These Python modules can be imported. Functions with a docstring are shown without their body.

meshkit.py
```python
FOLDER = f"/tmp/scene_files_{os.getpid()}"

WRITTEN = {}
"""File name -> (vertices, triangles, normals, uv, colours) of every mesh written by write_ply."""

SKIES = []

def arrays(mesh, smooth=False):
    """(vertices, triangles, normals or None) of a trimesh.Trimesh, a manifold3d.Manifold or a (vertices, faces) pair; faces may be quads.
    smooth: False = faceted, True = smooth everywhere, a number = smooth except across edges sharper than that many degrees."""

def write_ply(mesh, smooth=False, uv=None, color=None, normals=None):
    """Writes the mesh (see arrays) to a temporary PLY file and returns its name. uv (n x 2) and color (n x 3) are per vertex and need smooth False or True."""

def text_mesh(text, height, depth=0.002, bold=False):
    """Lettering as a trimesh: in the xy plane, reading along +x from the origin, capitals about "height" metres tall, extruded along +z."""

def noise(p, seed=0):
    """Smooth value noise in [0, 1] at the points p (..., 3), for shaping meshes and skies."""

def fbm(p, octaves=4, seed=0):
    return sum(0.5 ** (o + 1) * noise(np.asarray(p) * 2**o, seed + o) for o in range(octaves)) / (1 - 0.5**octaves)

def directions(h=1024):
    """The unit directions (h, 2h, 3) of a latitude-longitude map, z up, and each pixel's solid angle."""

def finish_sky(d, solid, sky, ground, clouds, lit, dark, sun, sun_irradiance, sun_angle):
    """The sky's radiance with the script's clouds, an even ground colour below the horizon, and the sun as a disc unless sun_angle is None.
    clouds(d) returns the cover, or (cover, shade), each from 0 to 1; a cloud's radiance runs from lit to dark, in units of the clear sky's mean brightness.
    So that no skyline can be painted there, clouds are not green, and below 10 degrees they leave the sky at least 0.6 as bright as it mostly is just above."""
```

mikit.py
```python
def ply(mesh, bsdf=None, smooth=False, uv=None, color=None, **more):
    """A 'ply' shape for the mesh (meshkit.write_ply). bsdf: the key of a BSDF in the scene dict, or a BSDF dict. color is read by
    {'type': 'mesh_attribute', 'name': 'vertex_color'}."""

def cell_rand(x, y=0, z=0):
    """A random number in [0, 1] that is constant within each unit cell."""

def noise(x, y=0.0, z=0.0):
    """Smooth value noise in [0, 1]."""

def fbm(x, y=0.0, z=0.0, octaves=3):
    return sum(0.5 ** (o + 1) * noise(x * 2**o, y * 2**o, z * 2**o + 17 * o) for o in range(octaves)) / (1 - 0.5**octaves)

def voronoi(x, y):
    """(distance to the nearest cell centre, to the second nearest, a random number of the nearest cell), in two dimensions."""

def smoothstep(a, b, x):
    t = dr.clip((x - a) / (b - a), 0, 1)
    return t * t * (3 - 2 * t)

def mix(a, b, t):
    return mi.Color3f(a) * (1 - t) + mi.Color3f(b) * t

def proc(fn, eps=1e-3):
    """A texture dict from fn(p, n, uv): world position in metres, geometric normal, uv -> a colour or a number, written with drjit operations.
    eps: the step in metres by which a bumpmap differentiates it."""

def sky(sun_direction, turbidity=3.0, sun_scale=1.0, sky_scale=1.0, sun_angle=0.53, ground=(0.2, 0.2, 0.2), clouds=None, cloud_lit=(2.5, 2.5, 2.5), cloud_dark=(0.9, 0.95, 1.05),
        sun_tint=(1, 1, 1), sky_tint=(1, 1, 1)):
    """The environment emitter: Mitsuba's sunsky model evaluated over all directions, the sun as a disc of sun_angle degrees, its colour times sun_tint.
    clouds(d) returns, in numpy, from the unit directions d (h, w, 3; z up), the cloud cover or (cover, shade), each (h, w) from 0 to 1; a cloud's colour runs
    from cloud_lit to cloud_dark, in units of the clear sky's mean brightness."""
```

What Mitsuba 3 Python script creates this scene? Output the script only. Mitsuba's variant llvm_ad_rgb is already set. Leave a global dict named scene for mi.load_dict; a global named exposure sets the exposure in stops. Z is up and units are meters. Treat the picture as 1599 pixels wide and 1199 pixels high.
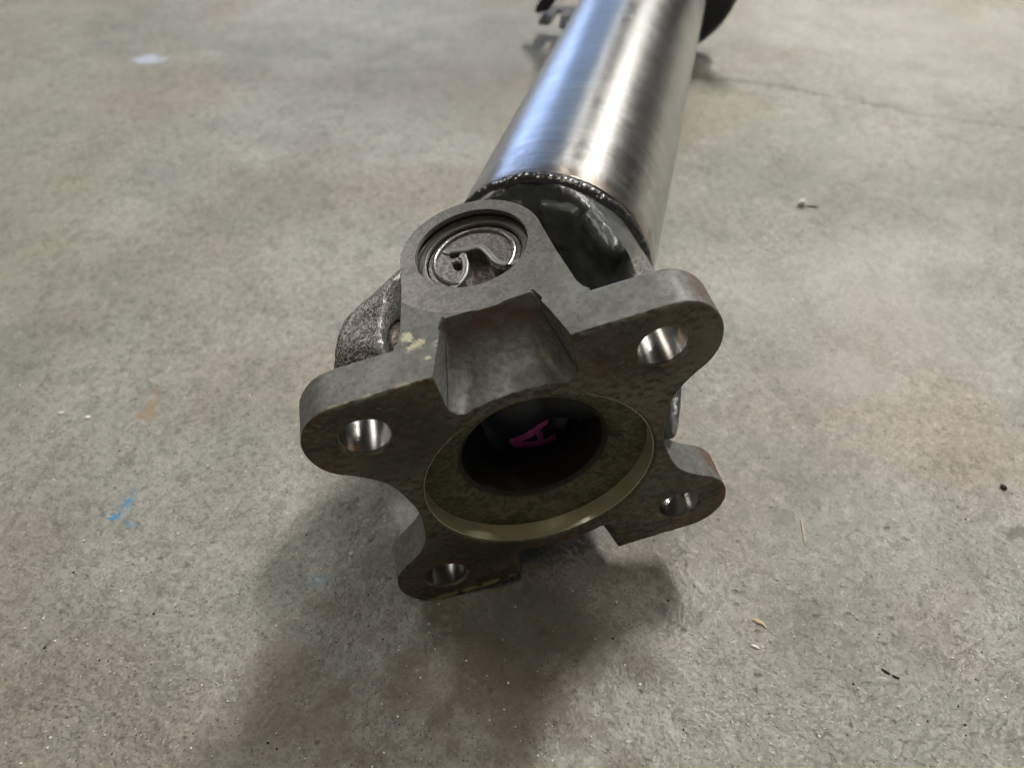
import math, random
import numpy as np
import trimesh, manifold3d as m3, shapely.geometry as sg, shapely.ops as so
import drjit as dr
import mitsuba as mi
import mikit
from mikit import proc, noise, fbm, voronoi, smoothstep, mix

rng = np.random.default_rng(7)
random.seed(7)
scene, labels = {}, {}
T4 = mi.ScalarTransform4f

# ------------------------------------------------------------------ camera, lamps, exposure
exposure = -0.08
PITCH = math.radians(41.734)
CAM = np.array([0, 0, 0.24092])
FWD = np.array([0, math.cos(PITCH), -math.sin(PITCH)])
scene['camera'] = {'type': 'thinlens', 'fov': 65.64, 'fov_axis': 'x', 'near_clip': 0.01, 'far_clip': 60.0,
                   'aperture_radius': 0.0011, 'focus_distance': 0.235,
                   'to_world': T4().look_at(origin=CAM.tolist(), target=(CAM + FWD).tolist(), up=[0, 0, 1])}
scene['room_bounce'] = {'type': 'constant', 'radiance': {'type': 'rgb', 'value': [0.026, 0.026, 0.027]}}


def lamp(name, label, centre, target, w, h, rgb):
    """a luminous panel (width w, height h) at centre, facing target"""
    up = [0, 1, 0] if abs(target[1] - centre[1]) < 1e-6 else [0, 0, 1]
    scene[name] = {'type': 'rectangle',
                   'to_world': T4().look_at(origin=list(centre), target=list(target), up=up) @ T4().scale([w / 2, h / 2, 1]),
                   'emitter': {'type': 'area', 'radiance': {'type': 'rgb', 'value': list(rgb)}}}
    labels[name] = {'label': label, 'category': 'lamp' if 'lamp' in name else 'window' if 'window' in name else 'doorway'}


WARM = np.array([1.0, 0.965, 0.90])
lamp('ceiling_lamp', 'bright fluorescent panel under the ceiling ahead and to the right of the shaft', (1.10, 1.80, 2.6), (1.10, 1.80, 0), 0.24, 0.8, 148 * WARM)
lamp('ceiling_lamp_001', 'dimmer fluorescent lamp under the ceiling right beside the shaft', (0.72, 0.50, 2.6), (0.72, 0.50, 0), 0.16, 1.2, 22 * WARM)
lamp('ceiling_lamp_003', 'dim warm lamp under the ceiling behind the viewer', (-0.15, -0.85, 2.6), (-0.15, -0.85, 0), 0.16, 1.2, 19 * np.array([1.0, 0.88, 0.62]))
lamp('ceiling_lamp_002', 'far fluorescent lamp ahead and to the right of the shaft', (2.5, 5.6, 2.7), (2.5, 5.6, 0), 1.15, 4.0, 5.8 * WARM)
lamp('ceiling_lamp_005', 'added unseen fill light far to the left of the shaft', (-2.4, 2.6, 2.7), (-2.4, 2.6, 0), 1.2, 2.4, 7.0 * WARM)  # fill lamp added to brighten the left of the floor
lamp('ceiling_lamp_004', 'thin far fluorescent lamp in line with the shaft', (0.85, 5.6, 2.7), (0.85, 5.6, 0), 0.12, 4.0, 9 * WARM)
lamp('window_band', 'wide pale daylit window band above the doorway', (-0.5, 9.2, 2.2), (-0.3, 0, 1.2), 3.6, 3.0, (0.40, 0.58, 0.95))
lamp('garage_doorway', 'daylit garage doorway far ahead of the shaft', (-1.9, 9.0, 1.0), (-1.2, 0, 0.8), 2.3, 1.6, (1.8, 2.5, 4.2))

# ------------------------------------------------------------------ frames (mm -> m)
def frame(o, a, b, c):
    m = np.eye(4)
    m[:3, 0], m[:3, 1], m[:3, 2], m[:3, 3] = np.array(a) * .001, np.array(b) * .001, np.array(c) * .001, np.array(o) * .001
    return m


def unit(v):
    v = np.asarray(v, float)
    return v / np.linalg.norm(v)


def ortho(a, b):
    a = unit(a)
    b = unit(np.asarray(b) - a * np.dot(a, b))
    return a, b, np.cross(a, b)


U, V, W = ortho([0.9565, 0.1801, 0.2296], [-0.2069, -0.1359, 0.9689])
O_F = np.array([8.767, 158.32, 62.74])
CEN = O_F - 45.5 * W
AX = unit([0.2339, 0.9723, 0.0])
Qd = unit(np.cross(V, AX))
Nd = np.cross(AX, Qd)
FL = frame(O_F, U, V, W)              # flange: u right, v up, w out of the face
SH = frame(CEN, Qd, Nd, AX)           # shaft:  q left,  n up, s along the tube
FLI, SHI = np.linalg.inv(FL), np.linalg.inv(SH)


def loc(inv, p):
    a = inv.tolist()
    return [a[i][0] * p.x + a[i][1] * p.y + a[i][2] * p.z + a[i][3] for i in range(3)]


# ------------------------------------------------------------------ materials
def bsdf(name, d, bump=None, scale=1.0, eps=2e-4):
    if bump is not None:
        d = {'type': 'bumpmap', 'tex': proc(bump, eps), 'scale': scale, 'bsdf': d}
    scene[name] = {'type': 'twosided', 'bsdf': d}


def rgb(*c):
    return {'type': 'rgb', 'value': list(c)}


def spot(p, x, y, rx, ry, soft=0.6, k=300.0, amp=0.5):
    """0..1 blotch with a ragged outline at a place on the floor"""
    d = dr.sqrt(dr.square((p.x - x) / rx) + dr.square((p.y - y) / ry)) + amp * (fbm(p.x * k, p.y * k, 3.0) - 0.5) * 2
    return 1 - smoothstep(1 - soft, 1 + soft * 0.3, d)


CRACKS = [[(150, 640), (193, 628.4), (222, 614), (245.3, 600.2), (270, 588), (301.1, 566.9), (333, 556), (364.3, 542.7), (430, 520)],
          [(-174, 749), (-150, 735), (-130, 722), (-88, 700), (-60, 690)]]


def crack_dist(p):
    out = mi.Float(9.0)
    wob = (fbm(p.x * 70, p.y * 70, 5.0) - 0.5) * 0.010
    x, y = p.x + wob, p.y + (fbm(p.x * 90, p.y * 90, 9.0) - 0.5) * 0.010
    for line in CRACKS:
        for (ax, ay), (bx, by) in zip(line[:-1], line[1:]):
            ax_, ay_, bx_, by_ = ax * .001, ay * .001, bx * .001, by * .001
            dx, dy = bx_ - ax_, by_ - ay_
            t = dr.clip(((x - ax_) * dx + (y - ay_) * dy) / (dx * dx + dy * dy), 0, 1)
            out = dr.minimum(out, dr.sqrt(dr.square(x - ax_ - t * dx) + dr.square(y - ay_ - t * dy)))
    return out


def concrete(p, n, uv):
    x, y = p.x, p.y
    big = fbm(x * 7, y * 7, 1.0)
    mid = fbm(x * 42, y * 42, 2.0, octaves=4)
    fine = fbm(x * 420, y * 420, 4.0)
    c = mix((0.275, 0.268, 0.250), (0.335, 0.33, 0.312), smoothstep(0.2, 0.8, mid))
    c = mix(c, (0.30, 0.285, 0.225), smoothstep(0.5, 0.75, big) * 0.55)
    c = mix(c, (0.27, 0.275, 0.275), smoothstep(0.5, 0.72, fbm(x * 13, y * 13, 8.0)) * 0.3)
    c = mix(c, (0.27, 0.215, 0.17), smoothstep(0.48, 0.72, fbm(x * 11, y * 11, 12.0, octaves=4)) * 0.42)
    c = mix(c, (0.225, 0.23, 0.225), smoothstep(0.5, 0.7, fbm(x * 17 + 5, y * 17, 52.0, octaves=4)) * 0.4)
    c = c * (0.42 + 0.50 * fine + 0.66 * fbm(x * 1250, y * 1250, 14.0, octaves=2))
    d1, _, r1 = voronoi(x * 900, y * 900)
    c = mix(c, (0.60, 0.58, 0.53), (1 - smoothstep(0.10, 0.30, d1)) * smoothstep(0.94, 0.98, r1) * 0.8)  # pale specks, painted for small glints on the grain
    c = mix(c, (0.06, 0.058, 0.055), (1 - smoothstep(0.12, 0.40, d1)) * (1 - smoothstep(0.03, 0.08, r1)) * 0.8)
    d2, _, r2 = voronoi(x * 190 + 0.25 * noise(x * 800, y * 800), y * 190)
    c = mix(c, (0.09, 0.087, 0.08), (1 - smoothstep(0.05, 0.20, d2)) * (1 - smoothstep(0.04, 0.08, r2)) * 0.5)
    c = mix(c, (0.60, 0.57, 0.50), (1 - smoothstep(0.04, 0.12, d2)) * smoothstep(0.93, 0.96, r2) * 0.8)
    c = mix(c, (0.13, 0.125, 0.115), smoothstep(0.60, 0.72, fbm(x * 210, y * 150, 21.0, octaves=4)) * 0.30)
    c = c * mi.Color3f(0.985, 0.985, 0.93)
    c = c * (0.86 + 0.26 * smoothstep(0.3, 0.7, fbm(x * 4.5 + 3, y * 4.5, 40.0)))
    # marks with a place of their own
    c = mix(c, (0.09, 0.30, 0.48), spot(p, -0.1500, 0.1985, .003, .011, .8, 340, .9) * 0.18)
    c = mix(c, (0.03, 0.22, 0.45), spot(p, -0.1528, 0.1933, .0032, .0021, .6, 800, 1.0) * 0.85)
    c = mix(c, (0.03, 0.22, 0.45), spot(p, -0.1500, 0.2006, .0022, .0026, .6, 800, 1.0) * 0.7)
    c = mix(c, (0.12, 0.28, 0.40), spot(p, -0.1449, 0.1896, .0042, .0024, .7, 400, .7) * 0.5)
    c = mix(c, (0.13, 0.34, 0.47), spot(p, -0.0690, 0.1650, .006, .004, .7, 400, .7) * 0.35)
    c = mix(c, (0.30, 0.215, 0.12), spot(p, -0.1591, 0.2531, .0050, .012, .6, 260, .8) * 0.7)
    c = mix(c, (0.50, 0.54, 0.70), spot(p, -0.3071, 0.6805, .015, .010, .5, 110, .6) * 0.75)
    c = mix(c, (0.10, 0.095, 0.08), spot(p, 0.1911, 0.186, .006, .004, .5, 300, .6) * 0.7)
    c = mix(c, (0.13, 0.12, 0.11), spot(p, 0.0573, 0.151, .010, .007, .7, 220, .7) * 0.55)
    c = mix(c, (0.115, 0.112, 0.085), spot(p, 0.006, 0.144, .050, .026, .9, 70, .8) * 0.75)  # oil stain, made darker to deepen the shadow under the flange
    c = mix(c, (0.13, 0.088, 0.062), spot(p, -0.008, 0.121, .050, .022, .9, 90, 1.0) * 0.65)  # brown stain, painted also to darken the flange shadow
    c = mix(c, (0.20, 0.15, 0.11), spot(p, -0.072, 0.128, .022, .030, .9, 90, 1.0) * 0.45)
    c = mix(c, (0.46, 0.45, 0.42), spot(p, 0.20, 0.335, .09, .08, .9, 26, .8) * 0.45)
    c = mix(c, (0.44, 0.43, 0.40), spot(p, 0.42, 0.72, .25, .12, .9, 16, .9) * 0.35)
    c = mix(c, (0.11, 0.10, 0.09), (1 - smoothstep(0.0010, 0.0034, crack_dist(p))) * smoothstep(0.25, 0.45, fbm(x * 30, y * 30, 31.0)) * (0.15 + 0.35 * smoothstep(0.0, 0.1, x)))
    return c


def concrete_rough(p, n, uv):
    return 0.36 + 0.25 * fbm(p.x * 60, p.y * 60, 3.3)


def concrete_bump(p, n, uv):
    x, y = p.x, p.y
    d2, _, r2 = voronoi(x * 190 + 0.25 * noise(x * 800, y * 800), y * 190)
    pit = (1 - smoothstep(0.05, 0.2, d2)) * (1 - smoothstep(0.04, 0.08, r2))
    crk = 1 - smoothstep(0.0004, 0.0016, crack_dist(p))
    return fbm(x * 750, y * 750, 1.0, octaves=3) * 0.00062 + fbm(x * 90, y * 90, 6.0) * 0.0003 - pit * 0.0004 - crk * 0.0006


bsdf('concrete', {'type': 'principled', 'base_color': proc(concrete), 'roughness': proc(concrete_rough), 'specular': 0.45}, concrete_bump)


def forged(p, n, uv):
    u, v, w = loc(FLI, p)
    a = fbm(p.x * 130, p.y * 130, p.z * 130, octaves=4)
    b = fbm(p.x * 330 + 9, p.y * 330, p.z * 330, octaves=3)
    face = smoothstep(-0.7, -0.2, w)                                   # phosphated, oily flange face
    c = mix((0.125, 0.128, 0.121), (0.195, 0.200, 0.192), smoothstep(0.3, 0.7, 0.45 * a + 0.55 * fbm(p.x * 700, p.y * 700, p.z * 700)))
    c = mix(c, (0.055, 0.055, 0.05), smoothstep(0.60, 0.70, fbm(p.x * 1200 + 5, p.y * 1200, p.z * 1200)) * 0.35)
    g = fbm(p.x * 620 + 3, p.y * 620, p.z * 620, octaves=3)
    f = mix((0.045, 0.041, 0.029), (0.135, 0.122, 0.088), smoothstep(0.3, 0.72, 0.4 * a + 0.6 * g))
    f = mix(f, (0.125, 0.074, 0.047), smoothstep(0.44, 0.70, 0.6 * fbm(p.x * 85 + 3, p.y * 85, p.z * 85) + 0.4 * b) * 0.75)
    f = mix(f, (0.075, 0.088, 0.058), smoothstep(0.50, 0.75, 0.6 * fbm(p.x * 60 + 7, p.y * 60, p.z * 60) + 0.4 * g) * 0.7)
    f = mix(f, (0.035, 0.034, 0.026), smoothstep(0.56, 0.72, 0.5 * fbm(p.x * 110 + 17, p.y * 110, p.z * 110) + 0.5 * b) * 0.65)
    f = mix(f, (0.30, 0.27, 0.18), smoothstep(0.60, 0.70, fbm(p.x * 1100, p.y * 1100, p.z * 1100)) * smoothstep(0.42, 0.6, b) * 0.4)
    zone = fbm(p.x * 28 + 2, p.y * 28, p.z * 28, octaves=2)
    f = mix(f, (0.165, 0.160, 0.128), smoothstep(0.45, 0.66, 0.6 * zone + 0.4 * g) * 0.8)
    f = mix(f, (0.040, 0.037, 0.028), smoothstep(0.52, 0.70, 0.7 * fbm(p.x * 34 + 19, p.y * 34, p.z * 34, octaves=2) + 0.3 * g) * 0.6)
    f = mix(f, (0.13, 0.062, 0.03), smoothstep(0.50, 0.64, g) * (1 - smoothstep(7.5, 12.5, dr.sqrt(dr.square(dr.abs(u) - 40.7) + dr.square(dr.abs(v) - 39.7)))) * 0.5)
    f = mix(f, (0.24, 0.235, 0.20), smoothstep(52.6, 54.2, dr.abs(v)) * smoothstep(0.42, 0.6, g) * 0.7)
    tr = dr.sqrt(u * u + v * v)
    f = f * (0.88 + 0.24 * noise(tr * 3.4, 0.5, 0.5))
    edge = (1 - smoothstep(7.0, 7.9, dr.sqrt(dr.square(dr.abs(u) - 40.7) + dr.square(dr.abs(v) - 39.7)))) * smoothstep(0.4, 0.6, b)
    f = mix(f, (0.34, 0.32, 0.26), edge * 0.8)
    pilot = (1 - smoothstep(34.0, 36.5, dr.sqrt(u * u + v * v))) * smoothstep(-15, -12, w)
    dish = mix((0.045, 0.041, 0.026), (0.135, 0.125, 0.075), smoothstep(0.3, 0.7, 0.4 * b + 0.6 * fbm(p.x * 900, p.y * 900, p.z * 900)))
    c = mix(c, f, face)
    inner_shade = (1 - smoothstep(31.3, 32.2, dr.abs(v))) * (1 - smoothstep(-17, -15, w))
    c = mix(c, (0.03, 0.028, 0.024), inner_shade * 0.9)  # shade between the ears put into the colour of the inside faces
    c = mix(c, dish, pilot * (1 - face))
    hole_shade = (1 - smoothstep(23.2, 24.6, dr.sqrt(u * u + v * v))) + smoothstep(-12.5, -14.0, w) * (1 - smoothstep(30.5, 31.5, dr.sqrt(u * u + v * v)))
    c = mix(c, (0.028, 0.026, 0.022), dr.clip(hole_shade, 0, 1) * (1 - smoothstep(-10.5, -9.6, w)))  # shade inside the hole painted as near-black steel
    # rusty wall at the back of the pocket
    pocket = (1 - smoothstep(12.5, 15.5, dr.abs(u))) * smoothstep(-21.5, -19.5, w) * (1 - smoothstep(-18.0, -13.0, w)) * smoothstep(40, 44, dr.abs(v)) * (1 - smoothstep(53.2, 53.9, dr.abs(v)))
    c = mix(c, mix((0.13, 0.068, 0.042), (0.10, 0.085, 0.07), a), pocket * (0.35 + 0.6 * smoothstep(0.4, 0.62, fbm(p.x * 150, p.y * 150, p.z * 150 + 9))))
    # rust at lobe tips and flakes of yellow paint
    c = mix(c, (0.17, 0.075, 0.035), smoothstep(49, 57, u) * smoothstep(0.42, 0.62, fbm(p.x * 110, p.y * 110, p.z * 110 + 4)) * 0.75)
    g0 = fbm(p.x * 560, p.y * 560, p.z * 560)
    fl = dr.sqrt(dr.square((u + 20.6) / 5.2) + dr.square((w + 11.4) / 4.2)) + (b - 0.5) * 3.0
    c = mix(c, (0.58, 0.56, 0.38), smoothstep(0.36, 0.62, g0) * (1 - smoothstep(0.45, 1.0, fl)) * 0.85 * smoothstep(54.0, 54.2, v))
    rim = smoothstep(-1.6, -0.4, w) * smoothstep(54.0, 54.2, v) * smoothstep(0.47, 0.58, b) * (1 - smoothstep(-17, -15, u))
    c = mix(c, (0.50, 0.48, 0.32), rim * 0.45)
    chip = smoothstep(-54.3, -52.0, -v) * smoothstep(0.50, 0.60, b) * (1 - smoothstep(-52, -50.5, v)) * (1 - smoothstep(-22, -18, u))
    c = mix(c, (0.50, 0.44, 0.22), chip * 0.7)
    return c


def forged_rough(p, n, uv):
    return 0.40 + 0.28 * fbm(p.x * 210, p.y * 210, p.z * 210)


def cast_bump(p, n, uv):
    return fbm(p.x * 800, p.y * 800, p.z * 800, octaves=3) * 0.00022 + fbm(p.x * 160, p.y * 160, p.z * 160) * 0.00035


bsdf('forged_steel', {'type': 'principled', 'base_color': proc(forged), 'metallic': 0.35, 'roughness': proc(forged_rough), 'specular': 0.5}, cast_bump)


def spotface(p, n, uv):
    b = 0.35 * fbm(p.x * 200, p.y * 200, p.z * 200) + 0.65 * fbm(p.x * 1300, p.y * 1300, p.z * 1300)
    return mix((0.17, 0.164, 0.158), (0.26, 0.25, 0.242), smoothstep(0.3, 0.7, b))


bsdf('spotfaced_steel', {'type': 'principled', 'base_color': proc(spotface), 'metallic': 0.7, 'roughness': 0.42}, lambda p, n, uv: fbm(p.x * 1500, p.y * 1500, p.z * 1500) * 0.00008)


def machined(p, n, uv):
    u, v, w = loc(FLI, p)
    k = noise(w * 9.0, 0.3, 0.7) * 0.5 + 0.5 * fbm(p.x * 240, p.y * 240, p.z * 240)
    c = mix((0.22, 0.215, 0.20), (0.42, 0.41, 0.39), k)
    return mix(c, (0.42, 0.24, 0.10), smoothstep(0.62, 0.75, fbm(p.x * 170, p.y * 170, p.z * 170 + 8)) * 0.6)


bsdf('machined_steel', {'type': 'principled', 'base_color': proc(machined), 'metallic': 0.95, 'roughness': 0.27}, lambda p, n, uv: noise(loc(FLI, p)[2] * 7.0, 0.0, 0.0) * 0.00003)
bsdf('oily_bore', {'type': 'principled', 'base_color': proc(lambda p, n, uv: mix((0.52, 0.50, 0.34), (0.74, 0.71, 0.54), fbm(p.x * 200, p.y * 200, p.z * 200))), 'metallic': 0.55, 'roughness': 0.22})


def turned(p, n, uv):
    q, nn, s = loc(SHI, p)
    th = dr.atan2(q, nn)
    st = noise(s * 1.9, th * 2.0, 0.0) * 0.5 + noise(s * 0.45, th * 1.1, 4.0) * 0.5
    c = mix((0.40, 0.40, 0.395), (0.56, 0.56, 0.55), st)
    c = c * (0.91 + 0.18 * noise(s * 5.5, th * 0.7, 9.0))
    scr = smoothstep(0.80, 0.88, noise(s * 3.1, th * 6.0, 3.0)) * smoothstep(0.55, 0.75, noise(s * 0.2, th * 3.0, 8.0))
    c = mix(c, (0.75, 0.74, 0.72), scr * 0.5)
    blot = smoothstep(0.56, 0.72, fbm(s * 0.05, th * 3.0, 2.0, octaves=4))
    c = mix(c, (0.40, 0.385, 0.36), blot * 0.25)
    smut = smoothstep(0.55, 0.70, fbm(s * 0.09, th * 9.0, 6.0, octaves=4)) * (1 - smoothstep(70, 130, s))
    c = mix(c, (0.15, 0.14, 0.13), smut * 0.35)
    heat = 1 - smoothstep(62, 74, s)
    return mix(c, (0.34, 0.26, 0.19), heat * 0.6)


def turned_rough(p, n, uv):
    q, nn, s = loc(SHI, p)
    return 0.20 + 0.14 * fbm(s * 0.3, dr.atan2(q, nn) * 3.0, 1.0)


def turned_bump(p, n, uv):
    q, nn, s = loc(SHI, p)
    th = dr.atan2(q, nn)
    return noise(s * 2.6, th * 1.5, 0.0) * 0.000045 + noise(s * 6.5, th * 2.5, 5.0) * 0.00002 + fbm(s * 0.12, th * 4, 3.0) * 0.00006


bsdf('turned_steel', {'type': 'principled', 'base_color': proc(turned), 'metallic': 0.97, 'roughness': proc(turned_rough)}, turned_bump)


def painted(p, n, uv):
    b = fbm(p.x * 210, p.y * 210, p.z * 210, octaves=4)
    c = mix((0.030, 0.034, 0.036), (0.085, 0.090, 0.090), b)
    q, nn, s = loc(SHI, p)
    worn = smoothstep(38, 42, dr.abs(q)) * smoothstep(2, 12, nn) * (1 - smoothstep(36, 46, s))  # worn bare metal on the upper ear; pale specks also paint its sparkle
    speck = smoothstep(0.46, 0.60, fbm(p.x * 2600, p.y * 2600, p.z * 2600, octaves=2))
    return mix(c, (0.42, 0.36, 0.345), speck * (0.04 + 0.66 * worn))


bsdf('black_paint', {'type': 'principled', 'base_color': proc(painted), 'roughness': 0.34, 'specular': 0.55, 'clearcoat': 0.35, 'clearcoat_gloss': 0.85},
     lambda p, n, uv: fbm(p.x * 520, p.y * 520, p.z * 520, octaves=4) * 0.00042 + fbm(p.x * 130, p.y * 130, p.z * 130) * 0.0008)
bsdf('weld_metal', {'type': 'principled', 'base_color': rgb(0.035, 0.035, 0.04), 'metallic': 0.0, 'roughness': 0.22, 'specular': 0.9, 'clearcoat': 1.0, 'clearcoat_gloss': 0.95}, lambda p, n, uv: fbm(p.x * 260, p.y * 260, p.z * 260) * 0.0009)
bsdf('worn_grey_steel', {'type': 'principled', 'base_color': proc(lambda p, n, uv: mix((0.20, 0.19, 0.18), (0.34, 0.33, 0.32), fbm(p.x * 300, p.y * 300, p.z * 300))), 'metallic': 0.8, 'roughness': 0.36})
bsdf('plate_steel', {'type': 'principled', 'base_color': proc(lambda p, n, uv: mix((0.19, 0.18, 0.175), (0.32, 0.30, 0.29), smoothstep(0.3, 0.7, fbm(p.x * 1500, p.y * 1500, p.z * 1500)))), 'metallic': 0.75, 'roughness': 0.34}, lambda p, n, uv: fbm(p.x * 1100, p.y * 1100, p.z * 1100) * 0.00012)
bsdf('lit_edge_steel', {'type': 'principled', 'base_color': rgb(0.27, 0.272, 0.272), 'metallic': 0.5, 'roughness': 0.42})  # paler steel so the bevel edges look lit
bsdf('brown_steel', {'type': 'principled', 'base_color': proc(lambda p, n, uv: mix((0.075, 0.062, 0.052), (0.16, 0.14, 0.125), smoothstep(0.3, 0.7, fbm(p.x * 1300, p.y * 1300, p.z * 1300)))), 'metallic': 0.6, 'roughness': 0.36}, lambda p, n, uv: fbm(p.x * 900, p.y * 900, p.z * 900) * 0.00015)
bsdf('black_rubber', {'type': 'principled', 'base_color': rgb(0.012, 0.014, 0.022), 'roughness': 0.5})
bsdf('bracket_steel', {'type': 'principled', 'base_color': rgb(0.13, 0.125, 0.125), 'metallic': 0.4, 'roughness': 0.5})
bsdf('magenta_paint', {'type': 'principled', 'base_color': rgb(0.70, 0.12, 0.40), 'roughness': 0.5})
bsdf('straw', {'type': 'principled', 'base_color': rgb(0.62, 0.52, 0.34), 'roughness': 0.6})
bsdf('pale_chip', {'type': 'principled', 'base_color': rgb(0.72, 0.71, 0.68), 'roughness': 0.45})
bsdf('dark_grit', {'type': 'principled', 'base_color': rgb(0.03, 0.028, 0.026), 'roughness': 0.6})


# ------------------------------------------------------------------ mesh helpers (mm)
def add(name, mesh, mat, M, smooth=35):
    n = name
    k = 1
    while n in scene:
        n = f'{name}_{k:03d}'
        k += 1
    scene[n] = mikit.ply(mesh, mat, smooth=smooth, to_world=T4(M.tolist()))
    return n


def man(v, f):
    return m3.Manifold(m3.Mesh(np.asarray(v, np.float32), np.asarray(f, np.uint32)))


def loft(rings, cap=None):
    """rings: list of (n,3) closed loops in the same order -> watertight mesh; cap points (first, last) for fan caps"""
    n, m = len(rings[0]), len(rings)
    v = np.vstack(rings)
    i = np.arange(n)
    j = (i + 1) % n
    f = []
    for k in range(m - 1):
        a, b = k * n, (k + 1) * n
        f += [np.stack([a + i, a + j, b + j], 1), np.stack([a + i, b + j, b + i], 1)]
    c0, c1 = cap if cap else (rings[0].mean(0), rings[-1].mean(0))
    v = np.vstack([v, [c0], [c1]])
    f += [np.stack([i * 0 + n * m, j, i], 1), np.stack([i * 0 + n * m + 1, (m - 1) * n + i, (m - 1) * n + j], 1)]
    f = np.vstack(f)
    t = trimesh.Trimesh(v, f, process=False)
    if t.volume < 0:
        f = f[:, ::-1]
    return v, f


def cyl(r0, r1, z0, z1, n=96):
    return m3.Manifold.cylinder(z1 - z0, r0, r1, n).translate([0, 0, z0])


def rot_v(m):      # z axis -> y axis (v)
    return m.rotate([-90, 0, 0])


def rot_q(m):      # z axis -> x axis
    return m.rotate([0, 90, 0])


def catmull(pts, per=6):
    p = np.asarray(pts, float)
    n = len(p)
    out = []
    for i in range(n):
        a, b, c, d = p[(i - 1) % n], p[i], p[(i + 1) % n], p[(i + 2) % n]
        for t in np.arange(per) / per:
            out.append(0.5 * (2 * b + (c - a) * t + (2 * a - 5 * b + 4 * c - d) * t * t + (3 * b - a - 3 * c + d) * t ** 3))
    return np.array(out)


def extrude(poly, z0, z1):
    polys = poly.geoms if poly.geom_type == 'MultiPolygon' else [poly]
    loops = [np.array(r.coords)[:-1] for q in polys for r in [q.exterior, *q.interiors]]
    return m3.CrossSection(loops, m3.FillRule.EvenOdd).extrude(z1 - z0).translate([0, 0, z0])


def ring_mesh(ri, ro, z0, z1, n=128, c=0.25):
    prof = [(ri, z0 + c), (ri + c, z0), (ro - c, z0), (ro, z0 + c), (ro, z1 - c), (ro - c, z1), (ri + c, z1), (ri, z1 - c)]
    return m3.Manifold.revolve(m3.CrossSection([np.array(prof)], m3.FillRule.EvenOdd), n)


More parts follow.
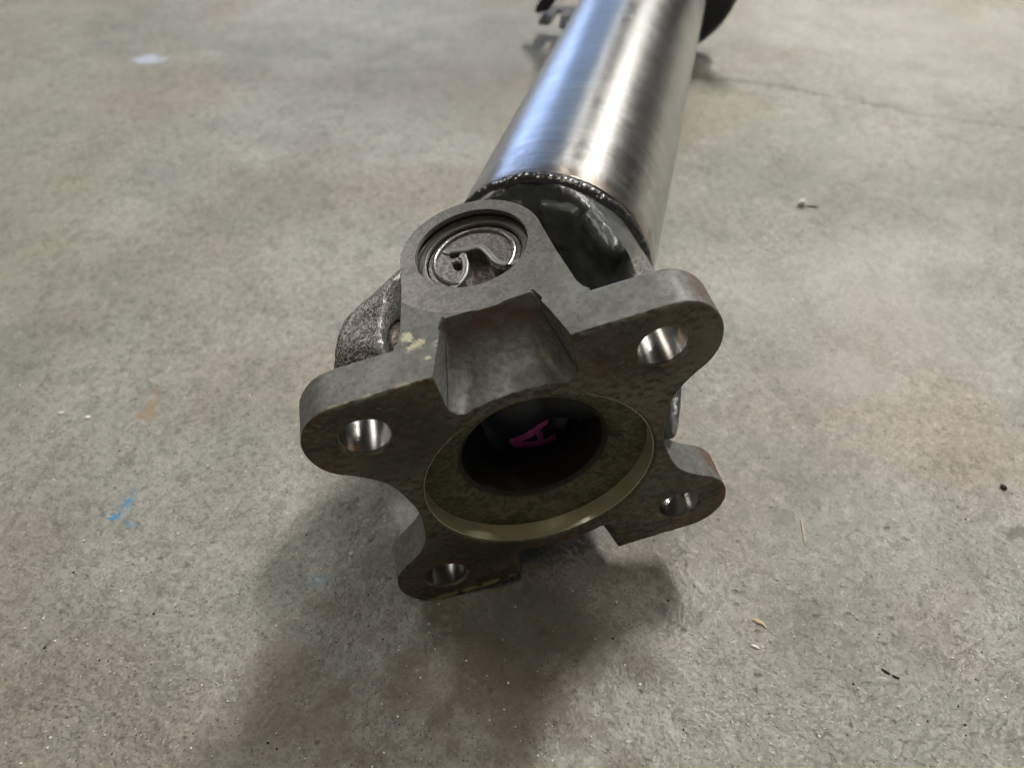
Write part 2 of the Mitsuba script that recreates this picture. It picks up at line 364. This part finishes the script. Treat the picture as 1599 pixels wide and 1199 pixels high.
# ------------------------------------------------------------------ floor
g = np.concatenate([np.linspace(-8, -1, 8), np.linspace(-0.9, 0.9, 19), np.linspace(1, 8, 8)])
gx, gy = np.meshgrid(g, g + 0.5, indexing='ij')
nn_ = len(g)
idx = np.arange(nn_ * nn_).reshape(nn_, nn_)
quads = np.stack([idx[:-1, :-1], idx[1:, :-1], idx[1:, 1:], idx[:-1, 1:]], -1).reshape(-1, 4)
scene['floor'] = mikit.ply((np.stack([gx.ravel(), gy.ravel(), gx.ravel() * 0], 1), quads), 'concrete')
labels['floor'] = {'label': 'worn speckled grey concrete workshop floor', 'kind': 'structure'}

# ------------------------------------------------------------------ flange yoke (u, v, w)
half = [(38.2, 0), (38.7, 5.5), (40.6, 14.5), (43.6, 20.3), (48.4, 25.2), (53.0, 28.9), (56.0, 33.5), (57.1, 39.3), (56.3, 45.0), (53.3, 50.0), (48.5, 53.4), (43.0, 54.4)]
right = half[::-1] + [(u, -v) for u, v in half[1:]]
left = [(-u, -v) for u, v in right]
fine_r = catmull([(36, 54.4), (40, 54.4)] + right + [(40, -54.4), (36, -54.4)], 8)
# keep only the right contour from (40,54.4) to (40,-54.4)
i0 = 8
fine_r = fine_r[i0:-2 * 8 + 1]
outline = np.vstack([fine_r, -fine_r])
outline[:, 1] = np.clip(outline[:, 1], -54.4, 54.4)


def inset(poly, d):
    p = np.roll(poly, 1, 0)
    q = np.roll(poly, -1, 0)
    t = q - p
    t /= np.linalg.norm(t, axis=1, keepdims=True) + 1e-9
    nrm = np.stack([t[:, 1], -t[:, 0]], 1)        # clockwise contour
    s = np.sign(np.sum(nrm * poly, 1).mean())
    return poly - s * nrm * d


def lev(poly, w):
    return np.column_stack([poly, np.full(len(poly), w)])


rings = [lev(inset(outline, d), w) for w, d in ((0, .35), (-.35, 0), (-12.6, 0.0), (-13.7, 0.45), (-14.3, 1.4))]
plate = man(*loft(rings, ((0, 0, 0), (0, 0, -14.3))))

# the two ears with their bearing bores
ang = np.linspace(math.pi, 2 * math.pi, 49)
ear_pts = [(26.5, -11.0), (26.5, -14.3), (25.3, -15.6), (24.2, -18.5), (22.6, -30)] + [(21.0 * math.cos(a), -45.6 + 21.0 * math.sin(a)) for a in ang[::-1]] + [(-22.6, -30), (-24.2, -18.5), (-25.3, -15.6), (-26.5, -14.3), (-26.5, -11.0)]
ear_poly = sg.Polygon(ear_pts).buffer(0)
ear = extrude(ear_poly, -54.4, -31.0).rotate([90, 0, 0])        # (x,y,z)->(x,-z,y): now spans v 31..54.4
bb = ear.bounding_box()
gus = extrude(sg.Polygon([(-25, -13), (25, -13), (20, -26), (-20, -26)]), -38, -24).rotate([90, 0, 0])
ears = (ear + gus)
ears = ears + ears.mirror([0, 1, 0])
core = cyl(31, 30, -28.5, -13)  # deep collar added to keep stray light out of the hole
block_shelf = extrude(sg.Polygon([(-28, -14), (-27, -56), (20, -60), (20, -14)]), 29.5, 36).rotate([90, 0, 0])      # added ledge by the lower ear, hides lit floor seen through the hole
yoke = plate + ears + core + block_shelf
yoke -= cyl(35.25, 35.25, -7.0, 1)
yoke -= cyl(35.25, 36.1, -0.6, 0.3)
yoke -= cyl(22.3, 27.5, -11.2, -6.99)
yoke -= cyl(22.3, 22.3, -30, -11)
yoke -= cyl(22.3, 34.0, -50, -14).mirror([0, 0, 1]).translate([0, 0, -64]) if False else cyl(33.0, 22.3, -62, -19.0)
bore = rot_v(cyl(16.6, 16.6, -80, 80, 128)).translate([0, 0, -45.5])
yoke -= bore
groove = rot_v(cyl(17.8, 17.8, 51.0, 52.7, 128) + cyl(17.8, 17.8, -52.7, -51.0, 128)).translate([0, 0, -45.5])
yoke -= groove
spotf = rot_v(cyl(26.7, 26.7, 53.95, 60, 128) + cyl(26.7, 26.7, -60, -53.95, 128)).translate([0, 0, -45.5])
yoke -= spotf
for su in (-1, 1):
    for sv in (-1, 1):
        yoke -= cyl(7.0, 7.0, -40, 5, 64).translate([su * 40.7, sv * 39.7, 0])
        yoke -= cyl(7.0, 7.7, -0.6, 0.1, 64).translate([su * 40.7, sv * 39.7, 0])


def pocket_ring(w, hw, depth, r, R=39.9):
    """cross-section (u, v) of the pocket at w: open at the top, floor an arc round the pilot with rounded corners"""
    pts = []
    vb = lambda u: math.sqrt(max(R * R - u * u, 1)) * 1.0 + depth
    pts.append((-hw, 64.0))
    pts.append((-hw, 58.0))
    pts.append((-hw + 0.2, vb(hw) + r + 1.0))
    for a in np.linspace(math.pi, 1.5 * math.pi, 7):
        pts.append((-hw + 0.4 + r + r * math.cos(a), vb(hw - r) + r + r * math.sin(a)))
    for u in np.linspace(-hw + r + 1.5, hw - r - 1.5, 11):
        pts.append((u, vb(u)))
    for a in np.linspace(1.5 * math.pi, 2 * math.pi, 7):
        pts.append((hw - 0.4 - r + r * math.cos(a), vb(hw - r) + r + r * math.sin(a)))
    pts.append((hw - 0.2, vb(hw) + r + 1.0))
    pts.append((hw, 58.0))
    pts.append((hw, 64.0))
    return lev(np.array(pts), w)


layers = [(1.5, 18.3, 0.0, 4.2), (0, 18.0, 0.0, 4.2), (-2, 17.5, .1, 4.4), (-4, 17.0, .3, 4.6), (-6, 16.5, .8, 4.8), (-8, 15.9, 1.5, 4.9), (-10, 15.4, 2.5, 4.9), (-12, 14.8, 3.9, 4.7), (-14, 14.2, 5.8, 4.3), (-15.8, 13.7, 7.9, 3.8), (-17.2, 13.2, 10.0, 3.2), (-18.4, 12.8, 12.4, 2.4), (-19.3, 12.3, 15.2, 1.4), (-19.6, 12.1, 17.2, 1.2)]
rr = [pocket_ring(*l) for l in layers]
pv, pf = loft(rr, (np.array([0, 58, 1.5]), np.array([0, 61, -19.6])))
pocket = man(pv, pf)
notch = m3.Manifold.batch_hull([m3.Manifold.sphere(.5, 16).translate([11.9, 56, -21.2]), m3.Manifold.sphere(.6, 16).translate([13.2, 52.0, -17.0]), m3.Manifold.sphere(.8, 16).translate([14.0, 57, -15])])
pocket = pocket + notch + notch.mirror([1, 0, 0])
yoke -= pocket
yoke -= pocket.mirror([0, 1, 0])
S = 'drive_shaft'
labels[S] = {'label': 'steel drive shaft lying on the concrete with a four-lobed flange yoke towards the viewer', 'category': 'drive shaft'}
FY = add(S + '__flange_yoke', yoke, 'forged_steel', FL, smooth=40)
labels[FY] = {'label': 'oily dark olive-brown flange face with four bolt holes'}
for sv in (1, -1):
    disc = ring_mesh(16.75, 26.55, 53.60, 54.02, 160, .08) if sv > 0 else ring_mesh(16.75, 26.55, -54.02, -53.60, 160, .08)
    keep = extrude(sg.Polygon(ear_pts).buffer(-0.12), -60, 60).rotate([90, 0, 0])
    disc = (rot_v(disc).translate([0, 0, -45.5]) ^ keep) - pocket - pocket.mirror([0, 1, 0])
    add(FY + '__spot_face', disc, 'spotfaced_steel', FL, 30)
    # bearing cap, retaining ring
    cap = rot_v(cyl(16.4, 16.4, 31, 45.6, 128)) if sv > 0 else rot_v(cyl(16.4, 16.4, -47.6, -31, 128))
    add(S + '__bearing_cap', cap.translate([0, 0, -45.5]), 'brown_steel', FL)
    plate_o = sg.Point(0, 0).buffer(13.9, 64)
    slot = [(-6.8, -3.5), (-2.5, -2.6), (1.2, -1.9), (2.6, -0.6), (3.3, 1.9), (4.2, 6.2), (5.6, 8.6), (7.4, 9.8), (10.2, 10.2), (12.5, 9.6), (13.6, 13.5), (8, 18), (-3, 18), (-9.3, 13.6), (-8.4, 11.9), (-6.2, 11.3), (-4.2, 9.4), (-2.7, 6.6), (-2.0, 3.2), (-2.0, 0.6), (-2.6, -1.0), (-6.8, -1.7)]
    slot = [(a_, b_ - 1.2) for a_, b_ in slot]
    hole = [(-6.6, 0.9), (-5.2, 0.7), (-4.3, 1.8), (-4.2, 4.0), (-5.3, 4.6), (-6.3, 3.2)]
    hole = [(a_, b_ - 1.2) for a_, b_ in hole]
    rp = plate_o.difference(sg.Polygon(slot)).difference(sg.Polygon(hole).buffer(0.2))
    rp = max(rp.geoms, key=lambda q: q.area) if rp.geom_type != 'Polygon' else rp
    rp = rp.buffer(-0.45).buffer(0.9).buffer(-0.45)
    top = extrude(rp.buffer(-0.3), 0, 0.35)
    body = extrude(rp, -3.9, 0)
    sr = (body + top).rotate([90, 0, 0])           # (x, y, z) -> (x, -z, y)
    sr = sr.mirror([0, 1, 0])                       # top now at +v
    bead = rot_v(m3.Manifold.revolve(m3.CrossSection([np.array([(11.0, 0.3), (11.4, 1.1), (11.9, 1.35), (12.4, 1.1), (12.8, 0.3)])], m3.FillRule.EvenOdd), 128))
    cutter = extrude(sg.Polygon(slot).buffer(0.4), -5, 5).rotate([90, 0, 0]).mirror([0, 1, 0])
    sr = sr + (bead - cutter)
    sr = sr.translate([0, 49.4, 0]) if sv > 0 else sr.translate([0, 49.4, 0]).mirror([0, 1, 0])
    if sv > 0:      # bevel light put in as paler lips along both sides of the gap
        up = catmull([(-7.2, -5.6), (-2.5, -4.7), (0.9, -4.4), (2.9, -3.0), (4.2, 0.2), (5.3, 3.9), (6.6, 6.0), (8.2, 7.1), (10.4, 7.4), (12.2, 6.6)], 5)[:-5]
        lo = catmull([(-3.6, -1.8), (-3.0, -0.4), (-3.0, 2.0), (-3.7, 5.0), (-5.0, 7.4), (-6.9, 9.2), (-8.9, 9.6)], 5)[:-5]
        lit_edges = None
        for path in (up, lo):
            beads = [m3.Manifold.sphere(1.1, 14).scale([1, 0.6, 1]).translate([a_, 0.35, b_]) for a_, b_ in path]
            for b0, b1 in zip(beads[:-1], beads[1:]):
                hb = m3.Manifold.batch_hull([b0, b1])
                lit_edges = hb if lit_edges is None else lit_edges + hb
        add(S + '__retainer_plate__lit_edge', lit_edges.translate([0, 49.4, -45.5]), 'lit_edge_steel', FL, 40)
    add(S + '__retainer_plate', sr.translate([0, 0, -45.5]), 'plate_steel', FL, 30)
    gap = extrude(sg.box(-3.5, 8.5, 13.2, 20), -80, 80).rotate([90, 0, 0])
    snap = rot_v(ring_mesh(14.25, 16.5, 49.2, 50.9, 128, .3)) if sv > 0 else rot_v(ring_mesh(14.25, 16.5, -50.9, -49.2, 128, .3))
    add(S + '__snap_ring', (snap - gap).translate([0, 0, -45.5]), 'worn_grey_steel', FL, 30)
for su in (-1, 1):
    for sv in (1, -1):
        sl = ring_mesh(6.75, 7.05, -14.2, -0.9, 64, .1).translate([su * 40.7, sv * 39.7, 0])
        add(FY + '__bolt_hole_wall', sl, 'machined_steel', FL, 30)
pr = ring_mesh(34.85, 35.2, -6.95, -0.8, 160, .12)
PR = add(FY + '__pilot_bore_wall', pr, 'oily_bore', FL, 30)
labels[PR] = {'label': 'bright machined rim of the central recess'}

# ------------------------------------------------------------------ cross (spider) between the yokes
cr = m3.Manifold.sphere(21, 48)
cr += rot_v(cyl(15.8, 15.8, -31.5, 31.5, 64))
crossF = cr.translate([0, 0, -45.5])
add(S + '__cross', crossF, 'black_rubber', FL)


def brush(path, width, R=15.8, t=0.22):
    """a crayon stroke lying on the lower trunnion: path of (arc length, v) in mm"""
    p = np.array(path, float)
    d = np.gradient(p, axis=0)
    d /= np.linalg.norm(d, axis=1, keepdims=True)
    nr = np.stack([-d[:, 1], d[:, 0]], 1)
    wd = width / 2 * (0.85 + 0.3 * rng.random(len(p)))[:, None]
    rings = []
    for k in range(len(p)):
        ring = []
        for sgn, r in ((-1, R - .1), (-1, R + t), (-.5, R + t * 1.3), (.5, R + t * 1.3), (1, R + t), (1, R - .1)):
            a, v = p[k] + sgn * nr[k] * wd[k]
            ring.append((r * math.sin(a / R), v, -45.5 + r * math.cos(a / R)))
        rings.append(np.array(ring))
    return trimesh.Trimesh(*loft(rings), process=False)


def line(*pts, n=7):
    out = []
    for (ax, ay), (bx, by) in zip(pts[:-1], pts[1:]):
        out += [(ax + (bx - ax) * k / n, ay + (by - ay) * k / n) for k in range(n)]
    return out + [pts[-1]]


marks = [brush(line((6.9, -13.8), (1.0, -16.2), (-6.9, -19.8)), 3.0), brush(line((-6.9, -20.9), (0.5, -22.8), (8.2, -25.4)), 3.0),
         brush(line((2.2, -16.6), (3.2, -19.4), (2.6, -22.6)), 2.2), brush(line((-5.5, -19.0), (-7.2, -20.4), (-5.5, -21.6), n=4), 1.8)]
CM = add(S + '__cross__crayon_mark', trimesh.util.concatenate(marks), 'magenta_paint', FL)
labels[CM] = {'label': 'magenta crayon letter A scrawled inside the hole'}
arm = rot_q(cyl(15.8, 15.8, -31.5, 31.5, 64))
add(S + '__cross', arm, 'black_rubber', SH)

# ------------------------------------------------------------------ tube yoke (q, n, s)
def ear_q(sign):
    boss = rot_q(cyl(20.5, 21.5, 35, 53.5, 64) + cyl(21.5, 20.0, 53.5, 55, 64))
    pts = [(38.8 * math.cos(t), 38.8 * math.sin(t)) for t in np.linspace(-1.0, 1.0, 17)] + [(20, 33), (20, -33)]
    root = m3.CrossSection([np.array(pts)], m3.FillRule.EvenOdd).extrude(14).translate([0, 0, 44])
    b = m3.Manifold.batch_hull([boss, root])
    return b if sign > 0 else b.mirror([1, 0, 0])


ty = ear_q(1) + ear_q(-1) + cyl(39.0, 39.3, 36, 60, 96)
def slab(q, n, d):
    return m3.Manifold.cylinder(0.2, 1, 1, 96).rotate([90, 0, 0]).scale([q, 1, d]).translate([0, n, 0])


swing = m3.Manifold.batch_hull([slab(30.5, 3, 45), slab(52, 40, 58)])
swing = swing + swing.mirror([0, 1, 0]) + slab(30.5, 0, 45).scale([1, 60, 1])
ty -= swing
for sx in (-1, 1):        # raised forging pads inside the ears
    for pts in ([(33, 27, 30, 4), (24, 30, 44, 4), (22, 17, 48, 4), (32, 13, 36, 4)], [(16, 29, 51.5, 3.5), (6, 30, 54, 3.5), (8, 20, 51, 3.5), (17, 18, 49, 3.5)]):
        ty += m3.Manifold.batch_hull([m3.Manifold.sphere(r, 20).translate([sx * x, y, z]) for x, y, z, r in pts])
ty -= rot_q(cyl(16.4, 16.4, -80, 80, 96))
ty = ty.refine_to_length(2.5)
tv = ty.to_mesh()
vv = np.array(tv.vert_properties[:, :3], float)
tm = trimesh.Trimesh(vv, np.array(tv.tri_verts), process=True)
trimesh.smoothing.filter_taubin(tm, iterations=10)
import meshkit
pp = np.array(tm.vertices)
lump = np.array(meshkit.fbm(pp / 11.0)) if hasattr(meshkit, 'fbm') else np.zeros(len(pp))
inside = np.clip((np.hypot(pp[:, 0], pp[:, 2]) < 47) * 1.0, 0, 1)
tm.vertices = pp + np.array(tm.vertex_normals) * ((lump - lump.mean()) * (0.8 + 1.6 * inside))[:, None]
add(S + '__tube_yoke', tm, 'black_paint', SH, smooth=50)
TY = S + '__tube_yoke'
labels[TY] = {'label': 'glossy black tube yoke with two ears'}
for sg_ in (1, -1):
    c = rot_q(cyl(16.3, 16.3, 31, 47, 96))
    add(S + '__bearing_cap', c if sg_ > 0 else c.mirror([1, 0, 0]), 'brown_steel', SH)

# weld bead: a rippled ring
def bead_ring(s0, R, r, seed, n=420, m=14, amp=0.25):
    rg = np.random.default_rng(seed)
    a = np.linspace(0, 2 * np.pi, n, endpoint=False)
    ph = rg.uniform(0, 6.28, 12)
    rad = r * (1 + amp * sum(np.sin(a * k + p) for k, p in zip((5, 9, 14, 23, 37, 61, 83, 97, 110, 131, 7, 3), ph)) / 4)
    wob = 0.5 * sum(np.sin(a * k + p) for k, p in zip((3, 7, 13, 19), ph[::-1])) / 2
    b = np.linspace(0, 2 * np.pi, m, endpoint=False)
    v = np.stack([(R + rad[:, None] * np.cos(b)) * np.cos(a)[:, None], (R + rad[:, None] * np.cos(b)) * np.sin(a)[:, None], s0 + wob[:, None] + rad[:, None] * np.sin(b)], -1).reshape(-1, 3)
    i, j = np.meshgrid(np.arange(n), np.arange(m), indexing='ij')
    q = np.stack([i * m + j, (i + 1) % n * m + j, (i + 1) % n * m + (j + 1) % m, i * m + (j + 1) % m], -1).reshape(-1, 4)
    return v, q


add(S + '__weld_bead', bead_ring(59.4, 39.2, 2.5, 3, amp=0.08), 'weld_metal', SH, smooth=True)

# the turned tube: a lathe skin with a slightly raised end band
prof = [(36, 61.5), (39.8, 61.5), (40.9, 62.3), (41.05, 63.5), (41.05, 66.5), (40.95, 67.0), (40.95, 470), (38, 474), (30, 482), (30, 600), (0, 600), (0, 61.5)]
tube = m3.Manifold.revolve(m3.CrossSection([np.array(prof)], m3.FillRule.EvenOdd), 256)
add(S + '__tube', tube, 'turned_steel', SH, smooth=25)
labels[S + '__tube'] = {'label': 'bright brushed steel tube'}

# centre bearing with its slotted bracket at the far end
CB = frame(CEN + 512 * AX, [0.9723, -0.2339, 0], [0, 0, 1], -AX)
cb = ring_mesh(30.2, 66.5, -18, 18, 128, 3.0)
add(S + '__centre_bearing', cb, 'black_rubber', CB, 30)
a, b, c = ortho([0.9723, -0.2339, 0], AX)
fork = sg.Polygon([(-13.5, 22), (13.5, 22), (13.5, -30), (5, -30), (3.2, -14), (2.6, 6), (-0.2, 9.5), (-3.0, 6), (-3.4, -14), (-4.5, -24), (-13.5, -24)]).buffer(-1).buffer(1)
th = math.atan2(0.9723, 0.2339) - math.pi / 2
FK = np.eye(4)
FK[:3, :3] = np.diag([.001] * 3)
fm = extrude(fork, 0, 3).rotate([0, 0, math.degrees(th) + 2])
FK[:3, 3] = [0.0405, 0.7255, 0.020]
BR = add(S + '__centre_bearing__bracket_foot', fm, 'bracket_steel', FK, 30)
labels[BR] = {'label': 'grey slotted bracket foot'}
stem = m3.Manifold.batch_hull([m3.Manifold.sphere(3, 12).translate([x, y, z]) for x, y, z in ((-99, -40, 2), (-92, -38, 2), (-60, 10, 2), (-58, 30, 2), (-99, -40, -2), (-92, -38, -2), (-60, 10, -2), (-58, 30, -2))])
add(S + '__centre_bearing__bracket_arm', stem, 'black_rubber', CB, 30)
arm2 = m3.Manifold.batch_hull([m3.Manifold.sphere(3, 12).translate([x, y, z]) for x, y, z in ((100, 60, 2), (84, 64, 2), (58, 0, 2), (58, 30, 2), (100, 60, -4), (84, 64, -4), (58, 0, -4), (58, 30, -4))])
add(S + '__centre_bearing__bracket_arm', arm2, 'black_rubber', CB, 30)

# ------------------------------------------------------------------ litter on the floor
def scrap(x, y, L, Wd, H, ang, seed, n=9):
    """small irregular sliver lying on the floor (metres)"""
    rg = np.random.default_rng(seed)
    p = rg.normal(size=(60, 3))
    p /= np.linalg.norm(p, axis=1, keepdims=True)
    p = p * rg.uniform(.75, 1, (60, 1)) * [L / 2, Wd / 2, H / 2]
    h = trimesh.convex.convex_hull(p)
    h.apply_transform(trimesh.transformations.rotation_matrix(ang, [0, 0, 1]))
    h.apply_translation([x, y, -h.vertices[:, 2].min() + 0.00005])
    return h


def thing(name, label, cat, meshes, mat, group=None):
    n = name
    k = 1
    while n in scene:
        n = f'{name}_{k:03d}'
        k += 1
    scene[n] = mikit.ply(trimesh.util.concatenate(meshes), mat)
    labels[n] = {'label': label, 'category': cat}
    if group:
        labels[n]['group'] = group
    return n


thing('straw_scrap', 'pale straw coloured sliver lying right of the flange, upper of two pale slivers', 'straw', [scrap(.0841, .148, .0052, .0018, .0008, -.55, 1), scrap(.0856, .1467, .0028, .0009, .0006, -1.1, 2)], 'straw')
thing('wood_splinter', 'whitish splinter lying right of the flange, lower of two pale slivers', 'splinter', [scrap(.0807, .1388, .0036, .0013, .0007, -.5, 3)], 'pale_chip')
thing('straw_scrap', 'thin upright strand of straw lying right of the bottom right lobe', 'straw', [scrap(.1097, .1866, .0007, .0135, .0006, -.12, 4)], 'straw')
thing('dark_grit_lump', 'black lump of grit on the concrete near the right edge', 'grit', [scrap(.1951, .2078, .0024, .0034, .002, .4, 5)], 'dark_grit')
thing('twig', 'short curved dark twig on the concrete at the lower right', 'twig', [scrap(.1212, .1299, .0036, .0008, .0007, -.75, 6), scrap(.1237, .1281, .0028, .0008, .0007, -.45, 7)], 'dark_grit')
pb = thing('pebble', 'small pale pebble with a dark stalk on the floor right of the tube', 'pebble', [scrap(.1762, .4329, .0055, .005, .005, .2, 8)], 'pale_chip')
scene[pb + '__stalk'] = mikit.ply(scrap(.1822, .4312, .0095, .0013, .0012, -.2, 9), 'dark_grit')
thing('paint_chip', 'small white chip on the floor at the left, left of its twin', 'chip', [scrap(-.197, .2507, .0036, .0022, .001, .1, 10)], 'pale_chip')
thing('paint_chip', 'small white chip on the floor at the left, right of its twin', 'chip', [scrap(-.1844, .2479, .0038, .0024, .001, -.2, 11)], 'pale_chip')

# fine grit scattered over the concrete
def grit(name, label, mat, n, lo, hi, seed):
    rg = np.random.default_rng(seed)
    base = trimesh.creation.icosahedron()
    bv, bf = np.array(base.vertices), np.array(base.faces)
    y = 0.09 + 0.75 * rg.random(n) ** 1.6
    x = (rg.random(n) * 2 - 1) * (0.14 + y * 0.52)
    r = lo + (hi - lo) * rg.random(n) ** 3
    v = (bv[None] * rg.uniform(.6, 1.2, (n, 12, 3)) * r[:, None, None] * [1, 1, .6] + np.stack([x, y, r * .35], 1)[:, None]).reshape(-1, 3)
    f = (bf[None] + 12 * np.arange(n)[:, None, None]).reshape(-1, 3)
    scene[name] = mikit.ply(trimesh.Trimesh(v, f, process=False), mat)
    labels[name] = {'label': label, 'category': 'grit', 'kind': 'stuff'}


grit('pale_grit', 'fine pale sand grains scattered over the concrete', 'pale_chip', 2600, .00010, .00062, 21)
grit('dark_grit_grains', 'fine dark grit grains scattered over the concrete', 'dark_grit', 800, .00010, .00055, 22)

for k, d in labels.items():
    pass
